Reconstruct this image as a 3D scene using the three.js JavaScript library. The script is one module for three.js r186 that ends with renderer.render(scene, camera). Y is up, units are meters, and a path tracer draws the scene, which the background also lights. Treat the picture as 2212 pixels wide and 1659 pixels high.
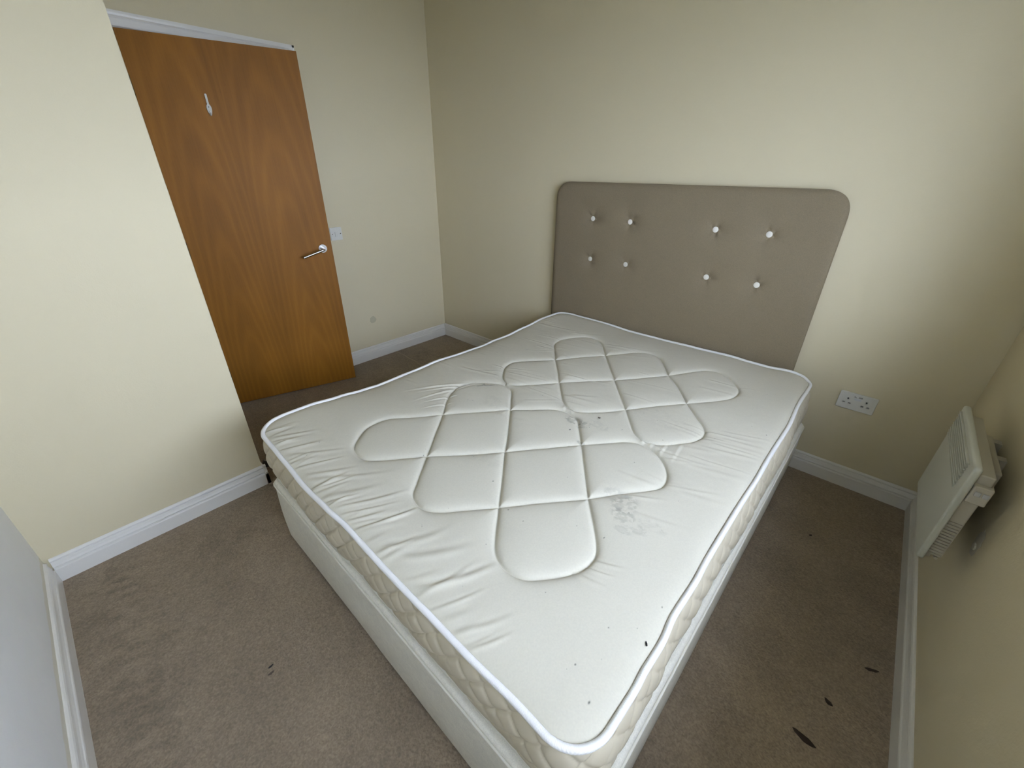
import * as THREE from 'three';
import { mergeGeometries, mergeVertices, toCreasedNormals } from 'three/addons/utils/BufferGeometryUtils.js';
import { RoundedBoxGeometry } from 'three/addons/geometries/RoundedBoxGeometry.js';
import { RectAreaLightUniformsLib } from 'three/addons/lights/RectAreaLightUniformsLib.js';

// ---------------------------------------------------------------- camera, sky, daylight, exposure
const scene = new THREE.Scene();
const renderer = new THREE.WebGLRenderer({ antialias: true });
renderer.toneMapping = THREE.LinearToneMapping;
renderer.toneMappingExposure = 1.0;
renderer.shadowMap.enabled = true;
RectAreaLightUniformsLib.init();

const FOCAL = 894.07;                                   // pixels, for a frame 1659 pixels high
const camera = new THREE.PerspectiveCamera(2 * Math.atan(829.5 / FOCAL) * 180 / Math.PI, 2212 / 1659, 0.05, 200);
{
  const yaw = 0.7219, pitch = 0.4863, roll = 0.0144;
  camera.position.set(2.9716, 1.4575, 2.3919);
  camera.rotation.order = 'YXZ';
  camera.rotation.set(-pitch, yaw, roll);
}
// overcast daylight; it comes in through the window in the right wall only
scene.background = new THREE.Color().setRGB(0.82, 0.95, 1.28);
scene.backgroundIntensity = 12.5;
const WIN = { z0: 0.68, z1: 2.64, y0: 0.93, y1: 1.97 };    // glazed opening in the right wall
const windowLight = new THREE.RectAreaLight(new THREE.Color().setRGB(0.82, 0.95, 1.28), 2.0, WIN.z1 - WIN.z0 - 0.12, WIN.y1 - WIN.y0 - 0.12);
windowLight.name = 'window_daylight';
windowLight.position.set(3.645, (WIN.y0 + WIN.y1) / 2, (WIN.z0 + WIN.z1) / 2);
windowLight.lookAt(0, (WIN.y0 + WIN.y1) / 2, (WIN.z0 + WIN.z1) / 2);
scene.add(windowLight);

// ---------------------------------------------------------------- helpers
function mulberry(a) { return () => { a |= 0; a = a + 0x6D2B79F5 | 0; let t = Math.imul(a ^ a >>> 15, 1 | a); t = t + Math.imul(t ^ t >>> 7, 61 | t) ^ t; return ((t ^ t >>> 14) >>> 0) / 4294967296; }; }
function hash2(i, j) { let h = Math.imul(i, 374761393) + Math.imul(j, 668265263) | 0; h = Math.imul(h ^ h >>> 13, 1274126177); return ((h ^ h >>> 16) >>> 0) / 4294967296; }
function vnoise(x, y) {
  const i = Math.floor(x), j = Math.floor(y), fx = x - i, fy = y - j;
  const u = fx * fx * (3 - 2 * fx), v = fy * fy * (3 - 2 * fy);
  const a = hash2(i, j), b = hash2(i + 1, j), c = hash2(i, j + 1), d = hash2(i + 1, j + 1);
  return a + (b - a) * u + (c - a) * v + (a - b - c + d) * u * v;
}
function fbm(x, y, n = 4) { let s = 0, a = 0.5, t = 0; for (let k = 0; k < n; k++) { s += a * vnoise(x, y); t += a; a *= 0.5; x = x * 2.03 + 17.1; y = y * 2.03 + 9.7; } return s / t; }
const clamp = (v, a = 0, b = 1) => Math.min(b, Math.max(a, v));
const smooth = (a, b, v) => { const t = clamp((v - a) / (b - a)); return t * t * (3 - 2 * t); };
function table(t) { return (v) => { if (v <= t[0][0]) return t[0][1]; for (let k = 1; k < t.length; k++) if (v <= t[k][0]) { const [a, p] = t[k - 1], [b, q] = t[k], u = (v - a) / (b - a), w = u * u * (3 - 2 * u); return p + (q - p) * w; } return t[t.length - 1][1]; }; }

function texture(w, h, fn, srgb = true) {               // fn(u, v) -> [r, g, b] 0..1
  const data = new Uint8Array(w * h * 4);
  for (let j = 0; j < h; j++) for (let i = 0; i < w; i++) {
    const c = fn((i + 0.5) / w, (j + 0.5) / h), k = (j * w + i) * 4;
    data[k] = clamp(c[0]) * 255; data[k + 1] = clamp(c[1]) * 255; data[k + 2] = clamp(c[2]) * 255; data[k + 3] = 255;
  }
  const t = new THREE.DataTexture(data, w, h);
  t.wrapS = t.wrapT = THREE.RepeatWrapping; t.magFilter = THREE.LinearFilter; t.minFilter = THREE.LinearMipmapLinearFilter; t.generateMipmaps = true;
  if (srgb) t.colorSpace = THREE.SRGBColorSpace;
  t.needsUpdate = true; return t;
}
const rgb = (r, g, b) => new THREE.Color().setRGB(r, g, b);
function mat(r, g, b, rough, extra = {}) { return new THREE.MeshPhysicalMaterial({ color: rgb(r, g, b), roughness: rough, ...extra }); }

function add(name, geometry, material, parent = scene) {
  const m = new THREE.Mesh(Array.isArray(geometry) ? join(geometry) : geometry, material);
  m.name = name; m.castShadow = m.receiveShadow = true; parent.add(m); return m;
}
function join(list) {
  list = list.map((g) => { g = g.index ? g.toNonIndexed() : g; for (const k of Object.keys(g.attributes)) if (!['position', 'normal', 'uv'].includes(k)) g.deleteAttribute(k); return g; });
  return list.length === 1 ? list[0] : mergeGeometries(list);
}
function group(name, [x, y, z], turn = 0) { const g = new THREE.Group(); g.name = name; g.position.set(x, y, z); g.rotation.y = turn; scene.add(g); return g; }
function tag(o, label, category, groupName) { o.userData.label = label; o.userData.category = category; if (groupName) o.userData.group = groupName; return o; }
function structure(o, label, category) { o.userData.kind = 'structure'; o.userData.label = label; o.userData.category = category; return o; }
function box(x0, x1, y0, y1, z0, z1) {                  // uv in metres
  const g = new THREE.BoxGeometry(x1 - x0, y1 - y0, z1 - z0); g.translate((x0 + x1) / 2, (y0 + y1) / 2, (z0 + z1) / 2);
  const p = g.attributes.position, n = g.attributes.normal, uv = g.attributes.uv;
  for (let i = 0; i < p.count; i++) {
    const ax = Math.abs(n.getX(i)), ay = Math.abs(n.getY(i));
    if (ax > 0.5) uv.setXY(i, p.getZ(i), p.getY(i)); else if (ay > 0.5) uv.setXY(i, p.getX(i), p.getZ(i)); else uv.setXY(i, p.getX(i), p.getY(i));
  }
  return g;
}
function rbox(w, h, d, r, at = [0, 0, 0], seg = 3) { const g = new RoundedBoxGeometry(w, h, d, seg, r); g.translate(...at); return g; }
function cyl(r0, r1, h, at = [0, 0, 0], axis = 'y', seg = 32) { const g = new THREE.CylinderGeometry(r0, r1, h, seg); if (axis === 'x') g.rotateZ(Math.PI / 2); if (axis === 'z') g.rotateX(Math.PI / 2); g.translate(...at); return g; }
function roundRect(w, h, r) { const s = new THREE.Shape(), a = w / 2, b = h / 2; s.moveTo(-a + r, -b); s.lineTo(a - r, -b); s.quadraticCurveTo(a, -b, a, -b + r); s.lineTo(a, b - r); s.quadraticCurveTo(a, b, a - r, b); s.lineTo(-a + r, b); s.quadraticCurveTo(-a, b, -a, b - r); s.lineTo(-a, -b + r); s.quadraticCurveTo(-a, -b, -a + r, -b); return s; }
function hole(x, y, w, h) { const p = new THREE.Path(); p.moveTo(x - w / 2, y - h / 2); p.lineTo(x - w / 2, y + h / 2); p.lineTo(x + w / 2, y + h / 2); p.lineTo(x + w / 2, y - h / 2); p.closePath(); return p; }

// ---------------------------------------------------------------- materials
const wallBump = texture(256, 256, (u, v) => { const n = 0.6 * fbm(u * 40, v * 40, 3) + 0.4 * vnoise(u * 120, v * 120); return [n, n, n]; }, false);
wallBump.repeat.set(3.2, 3.2);
const paint = mat(0.645, 0.57, 0.37, 0.75, { bumpMap: wallBump, bumpScale: 0.0004 });
const nearMap = texture(512, 1024, (u, v) => {            // whiter than the other walls, with a wavy-edged cream strip above the skirting
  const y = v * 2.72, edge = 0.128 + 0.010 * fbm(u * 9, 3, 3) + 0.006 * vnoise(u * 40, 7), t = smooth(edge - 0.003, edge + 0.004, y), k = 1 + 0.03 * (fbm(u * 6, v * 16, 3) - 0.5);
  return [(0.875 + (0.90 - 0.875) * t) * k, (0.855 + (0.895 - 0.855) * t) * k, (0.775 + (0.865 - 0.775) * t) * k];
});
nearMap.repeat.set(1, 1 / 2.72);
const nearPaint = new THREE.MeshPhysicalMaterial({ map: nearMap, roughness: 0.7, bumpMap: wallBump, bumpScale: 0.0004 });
const ceilingPaint = mat(0.55, 0.51, 0.40, 0.9);
const gloss = mat(0.76, 0.735, 0.655, 0.32, { bumpMap: wallBump, bumpScale: 0.0002 });
const plastic = mat(0.66, 0.645, 0.56, 0.38);
const dark = mat(0.012, 0.012, 0.012, 0.7);
const steel = mat(0.46, 0.44, 0.40, 0.24, { metalness: 1 });

// carpet: 3.6 x 3.0 m of taupe pile, soiled patches along the skirtings
const soil = [[1.49, 2.514, 0.05, 0.028, 0.20], [1.30, 2.60, 0.16, 0.09, 0.13], [1.62, 2.63, 0.20, 0.07, 0.15], [1.12, 2.62, 0.10, 0.08, 0.14], [1.95, 2.62, 0.25, 0.06, 0.12], [1.22, 2.25, 0.07, 0.10, 0.10], [0.30, 0.45, 0.20, 0.12, 0.12], [1.25, 2.08, 0.05, 0.12, 0.08]];
const carpetMap = texture(1440, 1200, (u, v) => {
  const x = u * 3.6, z = v * 3.0;
  const streak = fbm(x * 3 + z * 1.5, z * 9 - x * 4, 4) - 0.5, patch = fbm(x * 2.1 + 5, z * 2.1, 4) - 0.5, fine = vnoise(x * 330, z * 330) - 0.5, tuft = vnoise(x * 150 + 40, z * 150) - 0.5, mid = fbm(x * 24, z * 24, 3) - 0.5;
  let k = 1 + 0.13 * streak + 0.15 * patch + 0.20 * fine + 0.10 * tuft + 0.06 * mid;
  for (const [sx, sz, a, b, s] of soil) { const d = ((x - sx) / a) ** 2 + ((z - sz) / b) ** 2; if (d < 6) k -= 0.6 * s * Math.exp(-d * 0.8) * smooth(0.36, 0.66, fbm(x * 38 + z * 14, z * 20 - x * 9, 4)) * (0.7 + 0.6 * vnoise(x * 170, z * 170)); }
  const seam = Math.abs(z - 0.555 - 0.06 * x - 0.004 * Math.sin(x * 40)); if (x < 0.6 && seam < 0.006) k *= 1.12;
  return [0.575 * k, 0.515 * k, 0.43 * k];
});
const carpetBump = texture(256, 256, (u, v) => { const n = 0.5 * vnoise(u * 128, v * 128) + 0.5 * vnoise(u * 64 + 31, v * 64); return [n, n, n]; }, false);
carpetMap.repeat.set(1 / 3.6, 1 / 3.0); carpetBump.repeat.set(3, 3);
const carpet = new THREE.MeshPhysicalMaterial({ map: carpetMap, bumpMap: carpetBump, bumpScale: 0.003, roughness: 1 });

// ---------------------------------------------------------------- the room
// the skirting boards' faces lie on x = 0, z = 0, x = 3.417, z = 2.75; the walls 15 mm behind them
const W = 3.417, D = 2.75, XP = 0.966, ZE = 1.990, H = 2.72, T = 0.015;
const XL = -T, XR = W + T, ZB = -T, ZN = D + T, XPW = XP - T;
const HALL = -1.3;
structure(add('floor', box(HALL, XR + 0.1, -0.06, 0, ZB - 0.1, ZN + 0.1), carpet), 'taupe cut-pile carpet covering the bedroom floor', 'floor');
structure(add('ceiling', box(HALL, XR + 0.34, H, H + 0.08, ZB - 0.1, ZN + 0.15), ceilingPaint), 'cream ceiling above the room', 'ceiling');
structure(add('wall_back', box(HALL, XR + 0.34, 0, H, ZB - 0.1, ZB), paint), 'cream painted wall behind the headboard', 'wall');
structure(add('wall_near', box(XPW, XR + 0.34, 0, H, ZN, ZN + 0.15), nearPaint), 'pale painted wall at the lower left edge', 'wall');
const DOOR = { z0: 1.03, z1: 1.815, y: 2.0 };            // opening in the wall on the left
structure(add('wall_left', [box(XL - 0.12, XL, 0, H, ZB - 0.001, DOOR.z0), box(XL - 0.12, XL, DOOR.y, H, DOOR.z0, DOOR.z1), box(XL - 0.12, XL, 0, H, DOOR.z1, ZE + 0.05)], paint), 'cream wall with the doorway, left of the back corner', 'wall');
structure(add('wall_partition', box(HALL, XPW, 0, H, ZE, ZN + 0.15), paint), 'bright cream partition wall in front of the door', 'wall');
structure(add('wall_hall', box(HALL - 0.1, HALL, 0, H, ZB - 0.1, ZN + 0.15), paint), 'hall wall beyond the doorway', 'wall');
structure(add('wall_right', [box(XR, XR + 0.34, 0, WIN.y0, ZB, ZN), box(XR, XR + 0.34, WIN.y1, H, ZB, ZN), box(XR, XR + 0.34, WIN.y0, WIN.y1, ZB, WIN.z0), box(XR, XR + 0.34, WIN.y0, WIN.y1, WIN.z1, ZN)], paint), 'cream wall on the right carrying the heater', 'wall');
structure(add('ground_outside', box(XR + 0.4, 40, -3.2, -3.0, -30, 34), mat(0.16, 0.16, 0.14, 0.95)), 'grey ground outside the window', 'ground');

// skirting boards: one moulded profile swept along each wall
const SKIRT = [[-0.015, 0], [0, 0], [0, 0.060], [-0.0016, 0.0636], [-0.0060, 0.0660], [-0.0082, 0.0672], [-0.0082, 0.0692], [-0.0030, 0.0716], [-0.0022, 0.0740], [-0.0032, 0.0765], [-0.0056, 0.0820], [-0.0070, 0.0900], [-0.0078, 0.0935], [-0.0112, 0.0948], [-0.0112, 0.0972], [-0.0066, 0.0992], [-0.0058, 0.1028], [-0.0078, 0.1070], [-0.0115, 0.1100], [-0.015, 0.111]];
function sweep(profile, [x, y, z], out, up, length) {    // profile (towards out, towards up), swept along out x up
  const s = new THREE.Shape(profile.map(([a, b]) => new THREE.Vector2(a, b)));
  const g = new THREE.ExtrudeGeometry(s, { depth: length, bevelEnabled: false });
  const n = new THREE.Vector3(...out), u = new THREE.Vector3(...up), d = new THREE.Vector3().crossVectors(n, u);
  g.applyMatrix4(new THREE.Matrix4().makeBasis(n, u, d).setPosition(x, y, z));
  return g;
}
const skirtings = (name, runs, label) => structure(add(name, runs.map(([at, out, length]) => sweep(SKIRT, at, out, [0, 1, 0], length)), gloss), label, 'baseboard');
skirtings('baseboard_back', [[[W + T, 0, 0], [0, 0, 1], W + 2 * T]], 'white moulded skirting board along the back wall');
skirtings('baseboard_left', [[[0, 0, 0], [1, 0, 0], 0.965]], 'white moulded skirting board between the door and the back corner');
skirtings('baseboard_right', [[[W, 0, D], [-1, 0, 0], D]], 'white moulded skirting board under the heater');
skirtings('baseboard_near', [[[XP, 0, D], [0, 0, -1], W - XP]], 'white moulded skirting board at the lower left edge');
skirtings('baseboard_partition', [[[XP, 0, ZE - T], [1, 0, 0], D - ZE + T], [[XP, 0, ZE - T], [0, 0, -1], XP]].map(([a, o, l], k) => k ? [[0, 0, ZE - T], o, l] : [a, o, l]), 'white moulded skirting board along the bright partition wall');

// ---------------------------------------------------------------- door, lining, architrave
const ARCH = [[0, 0], [0.004, 0], [0.013, 0.006], [0.015, 0.012], [0.015, 0.034], [0.011, 0.036], [0.011, 0.038], [0.017, 0.044], [0.018, 0.052], [0.018, 0.062], [0, 0.062]];
{
  const g = group('trim_1', [0, 0, 0]); structure(g, 'white moulded architrave around the doorway', 'architrave');
  const x = XL, y = DOOR.y - 0.008;
  add('head', sweep(ARCH, [x, y, DOOR.z0 - 0.055], [1, 0, 0], [0, 1, 0], DOOR.z1 - DOOR.z0 + 0.11), gloss, g);
  add('leg', sweep(ARCH, [x, 0, DOOR.z0 + 0.008], [1, 0, 0], [0, 0, -1], y + 0.062), gloss, g);
  const leg = sweep(ARCH, [x, y + 0.062, DOOR.z1 - 0.008], [1, 0, 0], [0, 0, 1], y + 0.062); add('leg', leg, gloss, g);
  const l = group('trim_2', [0, 0, 0]); structure(l, 'white door lining inside the doorway', 'door frame');
  add('jamb', box(XL - 0.12, XL, 0, DOOR.y, DOOR.z0, DOOR.z0 + 0.012), gloss, l);
  add('jamb', box(XL - 0.12, XL, 0, DOOR.y, DOOR.z1 - 0.012, DOOR.z1), gloss, l);
  add('head', box(XL - 0.12, XL, DOOR.y - 0.012, DOOR.y, DOOR.z0 + 0.012, DOOR.z1 - 0.012), gloss, l);
  add('stop', box(XL - 0.075, XL - 0.045, DOOR.y - 0.024, DOOR.y - 0.012, DOOR.z0 + 0.012, DOOR.z1 - 0.012), gloss, l);
}
const veneer = texture(700, 1800, (u, v) => {
  const x = (u - 0.47) * 0.762, y = v * 1.981;
  const wob = 0.05 * (fbm(x * 5 + 3, y * 1.3, 3) - 0.5), leaf = Math.abs(((u * 2.0 + 0.06) % 1) - 0.5) * 0.38;
  const depth = 0.018 + (y - 0.1) * 0.10 + 0.03 * (fbm(y * 0.8, u * 1.5, 2) - 0.5);
  const ring = Math.sqrt((leaf + wob) ** 2 + depth * depth) * 34 + 0.7 * fbm(x * 14, y * 0.9, 2);
  const band = Math.pow(0.5 + 0.5 * Math.sin(ring * 6.283), 2);
  const fibre = fbm(x * 260, y * 3.5, 3) - 0.5, pore = vnoise(x * 900, y * 30), broad = fbm(x * 9 + 20, y * 0.9, 3) - 0.5, cloud = fbm(x * 5, y * 2.2 + 8, 3) - 0.5;
  let k = 1 + 0.055 * (band - 0.4) + 0.06 * fibre + 0.12 * broad + 0.16 * cloud - (pore > 0.86 ? 0.04 : 0);
  return [0.565 * k, 0.37 * Math.pow(Math.max(k, 0), 1.12), 0.10 * Math.pow(Math.max(k, 0), 1.25)];
});
const wood = new THREE.MeshPhysicalMaterial({ map: veneer, roughness: 0.55, specularIntensity: 0.5 });
const doorTurn = Math.atan2(0.209, 0.732);
const door = new THREE.Group(); door.name = 'door_1'; scene.add(door);
structure(door, 'brown wood veneer door standing ajar', 'door');
door.position.set(0.002, 0.008, 1.800); door.rotation.y = Math.PI / 2 - doorTurn;      // local +x runs from the hinge to the latch, +z into the room
const DW = 0.762, DH = 1.981, DT = 0.040;
{
  const g = new THREE.BoxGeometry(DW, DH, DT); g.translate(DW / 2, DH / 2, -DT / 2); add('leaf', g, wood, door);
  const hinges = [0.22, 1.0, 1.76]; for (const y of hinges) add('hinge', cyl(0.006, 0.006, 0.09, [-0.003, y, 0.003], 'y', 16), steel, door);
  const hx = DW - 0.058, hy = 0.955;
  const handle = add('handle', [cyl(0.0255, 0.0265, 0.008, [hx, hy, 0.004], 'z', 40), cyl(0.0075, 0.0075, 0.05, [hx, hy, 0.03], 'z', 24)], steel, door);
  handle.userData.label = 'brushed steel lever handle';
  const pts = [[hx, hy, 0.034], [hx, hy, 0.048], [hx - 0.003, hy - 0.001, 0.056], [hx - 0.014, hy - 0.004, 0.059], [hx - 0.07, hy - 0.021, 0.059], [hx - 0.126, hy - 0.038, 0.059]].map((p) => new THREE.Vector3(...p));
  add('lever', [new THREE.TubeGeometry(new THREE.CatmullRomCurve3(pts, false, 'catmullrom', 0.2), 40, 0.0078, 20), (() => { const s = new THREE.SphereGeometry(0.0078, 16, 12); s.translate(hx - 0.126, hy - 0.038, 0.059); return s; })()], steel, handle);
  add('latch_plate', box(DW, DW + 0.0012, hy - 0.08, hy + 0.08, -0.031, -0.009), steel, door);
}
// adhesive coat hook stuck on the door
{
  const h = new THREE.Group(); h.name = 'adhesive_hook'; scene.add(h); door.updateMatrixWorld();
  h.position.copy(door.localToWorld(new THREE.Vector3(0.288, 1.70, 0.0))); h.rotation.y = door.rotation.y;
  tag(h, 'small white adhesive hook stuck high on the wooden door', 'hook');
  const white = mat(0.60, 0.575, 0.48, 0.4);
  const strip = new THREE.ExtrudeGeometry(roundRect(0.008, 0.062, 0.0038), { depth: 0.002, bevelEnabled: true, bevelSize: 0.0008, bevelThickness: 0.0008, bevelSegments: 2 }); strip.translate(0, 0.022, 0.0008); add('adhesive_strip', strip, white, h);
  const leaf = new THREE.Shape(); leaf.moveTo(0, 0.010); leaf.bezierCurveTo(0.012, 0.004, 0.013, -0.016, 0.003, -0.040); leaf.quadraticCurveTo(0, -0.043, -0.003, -0.040); leaf.bezierCurveTo(-0.013, -0.016, -0.012, 0.004, 0, 0.010);
  const lh = new THREE.Path(); lh.absarc(-0.001, -0.004, 0.0024, 0, Math.PI * 2, true); leaf.holes.push(lh);
  const lg = new THREE.ExtrudeGeometry(leaf, { depth: 0.004, bevelEnabled: true, bevelSize: 0.0012, bevelThickness: 0.0015, bevelSegments: 3, curveSegments: 20 }); lg.translate(0, 0, 0.0045); add('hook_body', lg, white, h);
  const tip = new THREE.TubeGeometry(new THREE.CatmullRomCurve3([[0, -0.022, 0.008], [0, -0.034, 0.014], [0, -0.038, 0.021], [0, -0.030, 0.026]].map((p) => new THREE.Vector3(...p))), 20, 0.0035, 12); add('hook_tip', tip, white, h);
  add('screw_hole', cyl(0.0024, 0.0024, 0.003, [-0.001, -0.004, 0.003], 'z', 16), dark, h);
}

// ---------------------------------------------------------------- window in the right wall (behind the camera's right shoulder)
{
  const g = new THREE.Group(); g.name = 'window_1'; scene.add(g); structure(g, 'white framed window in the right wall', 'window');
  const { z0, z1, y0, y1 } = WIN, zm = (z0 + z1) / 2, x0 = XR + 0.24, x1 = XR + 0.30, f = 0.06;
  const upvc = mat(0.80, 0.81, 0.80, 0.3);
  add('frame', [box(x0, x1, y0, y0 + f, z0, z1), box(x0, x1, y1 - f, y1, z0, z1), box(x0, x1, y0 + f, y1 - f, z0, z0 + f), box(x0, x1, y0 + f, y1 - f, z1 - f, z1), box(x0, x1, y0 + f, y1 - f, zm - 0.03, zm + 0.03)], upvc, g);
  const glass = new THREE.MeshPhysicalMaterial({ color: 0xffffff, transmission: 1, thickness: 0, roughness: 0, ior: 1.5 });
  for (const [a, b] of [[z0 + f, zm - 0.03], [zm + 0.03, z1 - f]]) add('pane', box(x0 + 0.028, x0 + 0.032, y0 + f, y1 - f, a, b), glass, g);
  add('sill_board', rbox(0.29, 0.025, z1 - z0 + 0.06, 0.006, [XR + 0.115, y0 + 0.0125, zm]), gloss, g);
  const hd = add('handle', rbox(0.02, 0.03, 0.11, 0.006, [x0 - 0.012, (y0 + y1) / 2, zm + 0.09]), upvc, g); hd.userData.label = 'white window handle';
}

// ---------------------------------------------------------------- bed
const BED = { x: 1.3893, z: 0.045, yaw: -0.0161 };
const bed = (name) => { const g = group(name, [BED.x, 0, BED.z], BED.yaw); return g; };
const DIV_TOP = 0.332;
// divan base -------------------------------------------------------
{
  const g = bed('divan_base'); tag(g, 'off-white fabric divan bed base under the mattress', 'bed base');
  const weave = texture(256, 256, (u, v) => { const k = 0.93 + 0.10 * vnoise(u * 128, v * 128) + 0.06 * fbm(u * 12, v * 12, 3); return [0.85 * k, 0.835 * k, 0.77 * k]; });
  weave.repeat.set(3, 3);
  const cloth = new THREE.MeshPhysicalMaterial({ map: weave, roughness: 0.62, sheen: 0.25, sheenRoughness: 0.5 });
  const w = 1.488, l = 2.018, y0 = 0.022, x0 = 0.043;
  // upholstered box: walls with a soft top edge, built as a swept rounded profile
  const R = 0.035, per = roundedPath(x0, x0 + w, 0.025, l, R, 0.012), prof = [];
  for (let k = 0; k <= 14; k++) { const t = k / 14; prof.push([0.004 * Math.sin(t * Math.PI) - (t < 0.06 ? 0.006 : 0), y0 + t * (DIV_TOP - 0.012 - y0)]); }
  for (let k = 1; k <= 8; k++) { const a = k / 8 * Math.PI / 2; prof.push([-0.012 * (1 - Math.cos(a)), DIV_TOP - 0.012 + 0.012 * Math.sin(a)]); }
  prof.push([-0.04, DIV_TOP]); prof.push([-0.45, DIV_TOP - 0.001]);
  const geo = shell(per, prof, (s, t, p) => 0.0035 * (fbm(s * 4, p[1] * 6 + 3, 3) - 0.5), 2.2);
  add('body', geo, cloth, g);
  const seam = roundedPath(x0 - 0.001, x0 + w + 0.001, 0.024, l + 0.001, R, 0.02).map(([x, z, nx, nz]) => new THREE.Vector3(x + nx * 0.001, DIV_TOP - 0.016, z + nz * 0.001));
  add('top_piping', new THREE.TubeGeometry(new THREE.CatmullRomCurve3(seam, true), 500, 0.0035, 8, true), cloth, g);
  for (const [x, z] of [[0.14, 0.1], [w - 0.06, 0.1], [0.14, l - 0.1], [w - 0.06, l - 0.1], [0.14, l / 2], [w - 0.06, l / 2]]) add('glide', cyl(0.03, 0.026, 0.03, [x, 0.015, z], 'y', 24), dark, g);
}
function roundedPath(x0, x1, z0, z1, R, step) {          // closed outline as [x, z, outward x, outward z], counter-clockwise from the head's left end
  const out = [], line = (ax, az, bx, bz, nx, nz) => { const L = Math.hypot(bx - ax, bz - az), n = Math.max(1, Math.round(L / step)); for (let k = 0; k < n; k++) out.push([ax + (bx - ax) * k / n, az + (bz - az) * k / n, nx, nz]); };
  const arc = (cx, cz, a0) => { const n = Math.max(6, Math.round(R * Math.PI / 2 / step * 1.5)); for (let k = 0; k < n; k++) { const a = a0 - k / n * Math.PI / 2; out.push([cx + R * Math.cos(a), cz + R * Math.sin(a), Math.cos(a), Math.sin(a)]); } };
  line(x0, z0 + R, x0, z1 - R, -1, 0); arc(x0 + R, z1 - R, Math.PI);
  line(x0 + R, z1, x1 - R, z1, 0, 1); arc(x1 - R, z1 - R, Math.PI / 2);
  line(x1, z1 - R, x1, z0 + R, 1, 0); arc(x1 - R, z0 + R, 0);
  line(x1 - R, z0, x0 + R, z0, 0, -1); arc(x0 + R, z0 + R, -Math.PI / 2);
  return out;
}
function shell(path, prof, disp, uvScale) {              // sweeps prof [outward, y] round the closed path
  const n = path.length, m = prof.length, pos = [], uv = [], idx = []; let s = 0;
  for (let i = 0; i <= n; i++) {
    const [x, z, nx, nz] = path[i % n]; if (i) { const q = path[i - 1]; s += Math.hypot(x - q[0], z - q[1]); }
    let t = 0;
    for (let j = 0; j < m; j++) { const p = prof[j]; if (j) t += Math.hypot(p[0] - prof[j - 1][0], p[1] - prof[j - 1][1]); const o = p[0] + (disp ? disp(i === n ? 0 : s, t, p, path[i % n]) : 0); pos.push(x + nx * o, p[1], z + nz * o); uv.push(s * uvScale, t * uvScale); }
  }
  for (let i = 0; i < n; i++) for (let j = 0; j < m - 1; j++) { const a = i * m + j, b = a + m; idx.push(a, b, a + 1, b, b + 1, a + 1); }
  const g = new THREE.BufferGeometry(); g.setAttribute('position', new THREE.Float32BufferAttribute(pos, 3)); g.setAttribute('uv', new THREE.Float32BufferAttribute(uv, 2)); g.setIndex(idx); g.computeVertexNormals(); return g;
}
// mattress ---------------------------------------------------------
const MW = 1.504, MZ0 = 0.022, ML = 2.003, MR = 0.085, MY = 0.5438;
const leftY = table([[0.0, 0.010], [0.08, 0.019], [0.235, 0.018], [0.42, 0.002], [0.60, -0.012], [0.70, -0.011], [0.785, -0.017], [0.93, -0.013], [1.13, -0.004], [1.26, -0.010], [1.47, -0.015], [1.55, -0.010], [1.67, 0.002], [1.80, 0.015], [1.88, 0.016], [2.0, 0.004]]);
const headY = table([[0.0, 0.010], [0.08, 0.009], [0.34, 0.011], [0.52, 0.003], [0.73, 0.006], [0.92, 0.012], [1.12, 0.019], [1.2, 0.016], [1.29, 0.016], [1.4, 0.024], [1.44, 0.02], [1.5, 0.008]]);
const footY = table([[0, 0.004], [0.1, -0.002], [0.45, -0.012], [0.62, -0.006], [0.9, -0.008], [1.2, -0.006], [1.5, 0]]);
const rightX = table([[0.05, -0.004], [0.108, -0.011], [0.285, -0.014], [0.556, -0.003], [0.807, -0.006], [0.979, -0.004], [1.187, -0.007], [1.406, -0.007], [1.507, -0.004], [1.62, -0.006], [1.711, 0.001], [1.778, 0], [1.825, 0.002], [1.95, 0]]);
const footZ = table([[0, -0.003], [0.15, 0], [0.28, 0.003], [0.45, 0.008], [0.6, 0.006], [0.7, 0], [0.9, 0.002], [1.2, 0.0], [1.35, -0.004], [1.5, 0]]);
function edgeY(x, z) {                                   // height of the piping along the rim, blended inwards
  const dl = x, dr = MW - x, dh = z - MZ0, df = ML - z, w = (d) => Math.exp(-Math.max(d, 0) / 0.12);
  const a = w(dl), b = w(dh), c = w(df), s = Math.max(1, a + b + c);
  return (a * leftY(z) + b * headY(x) + c * footY(x)) / s;
}
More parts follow.
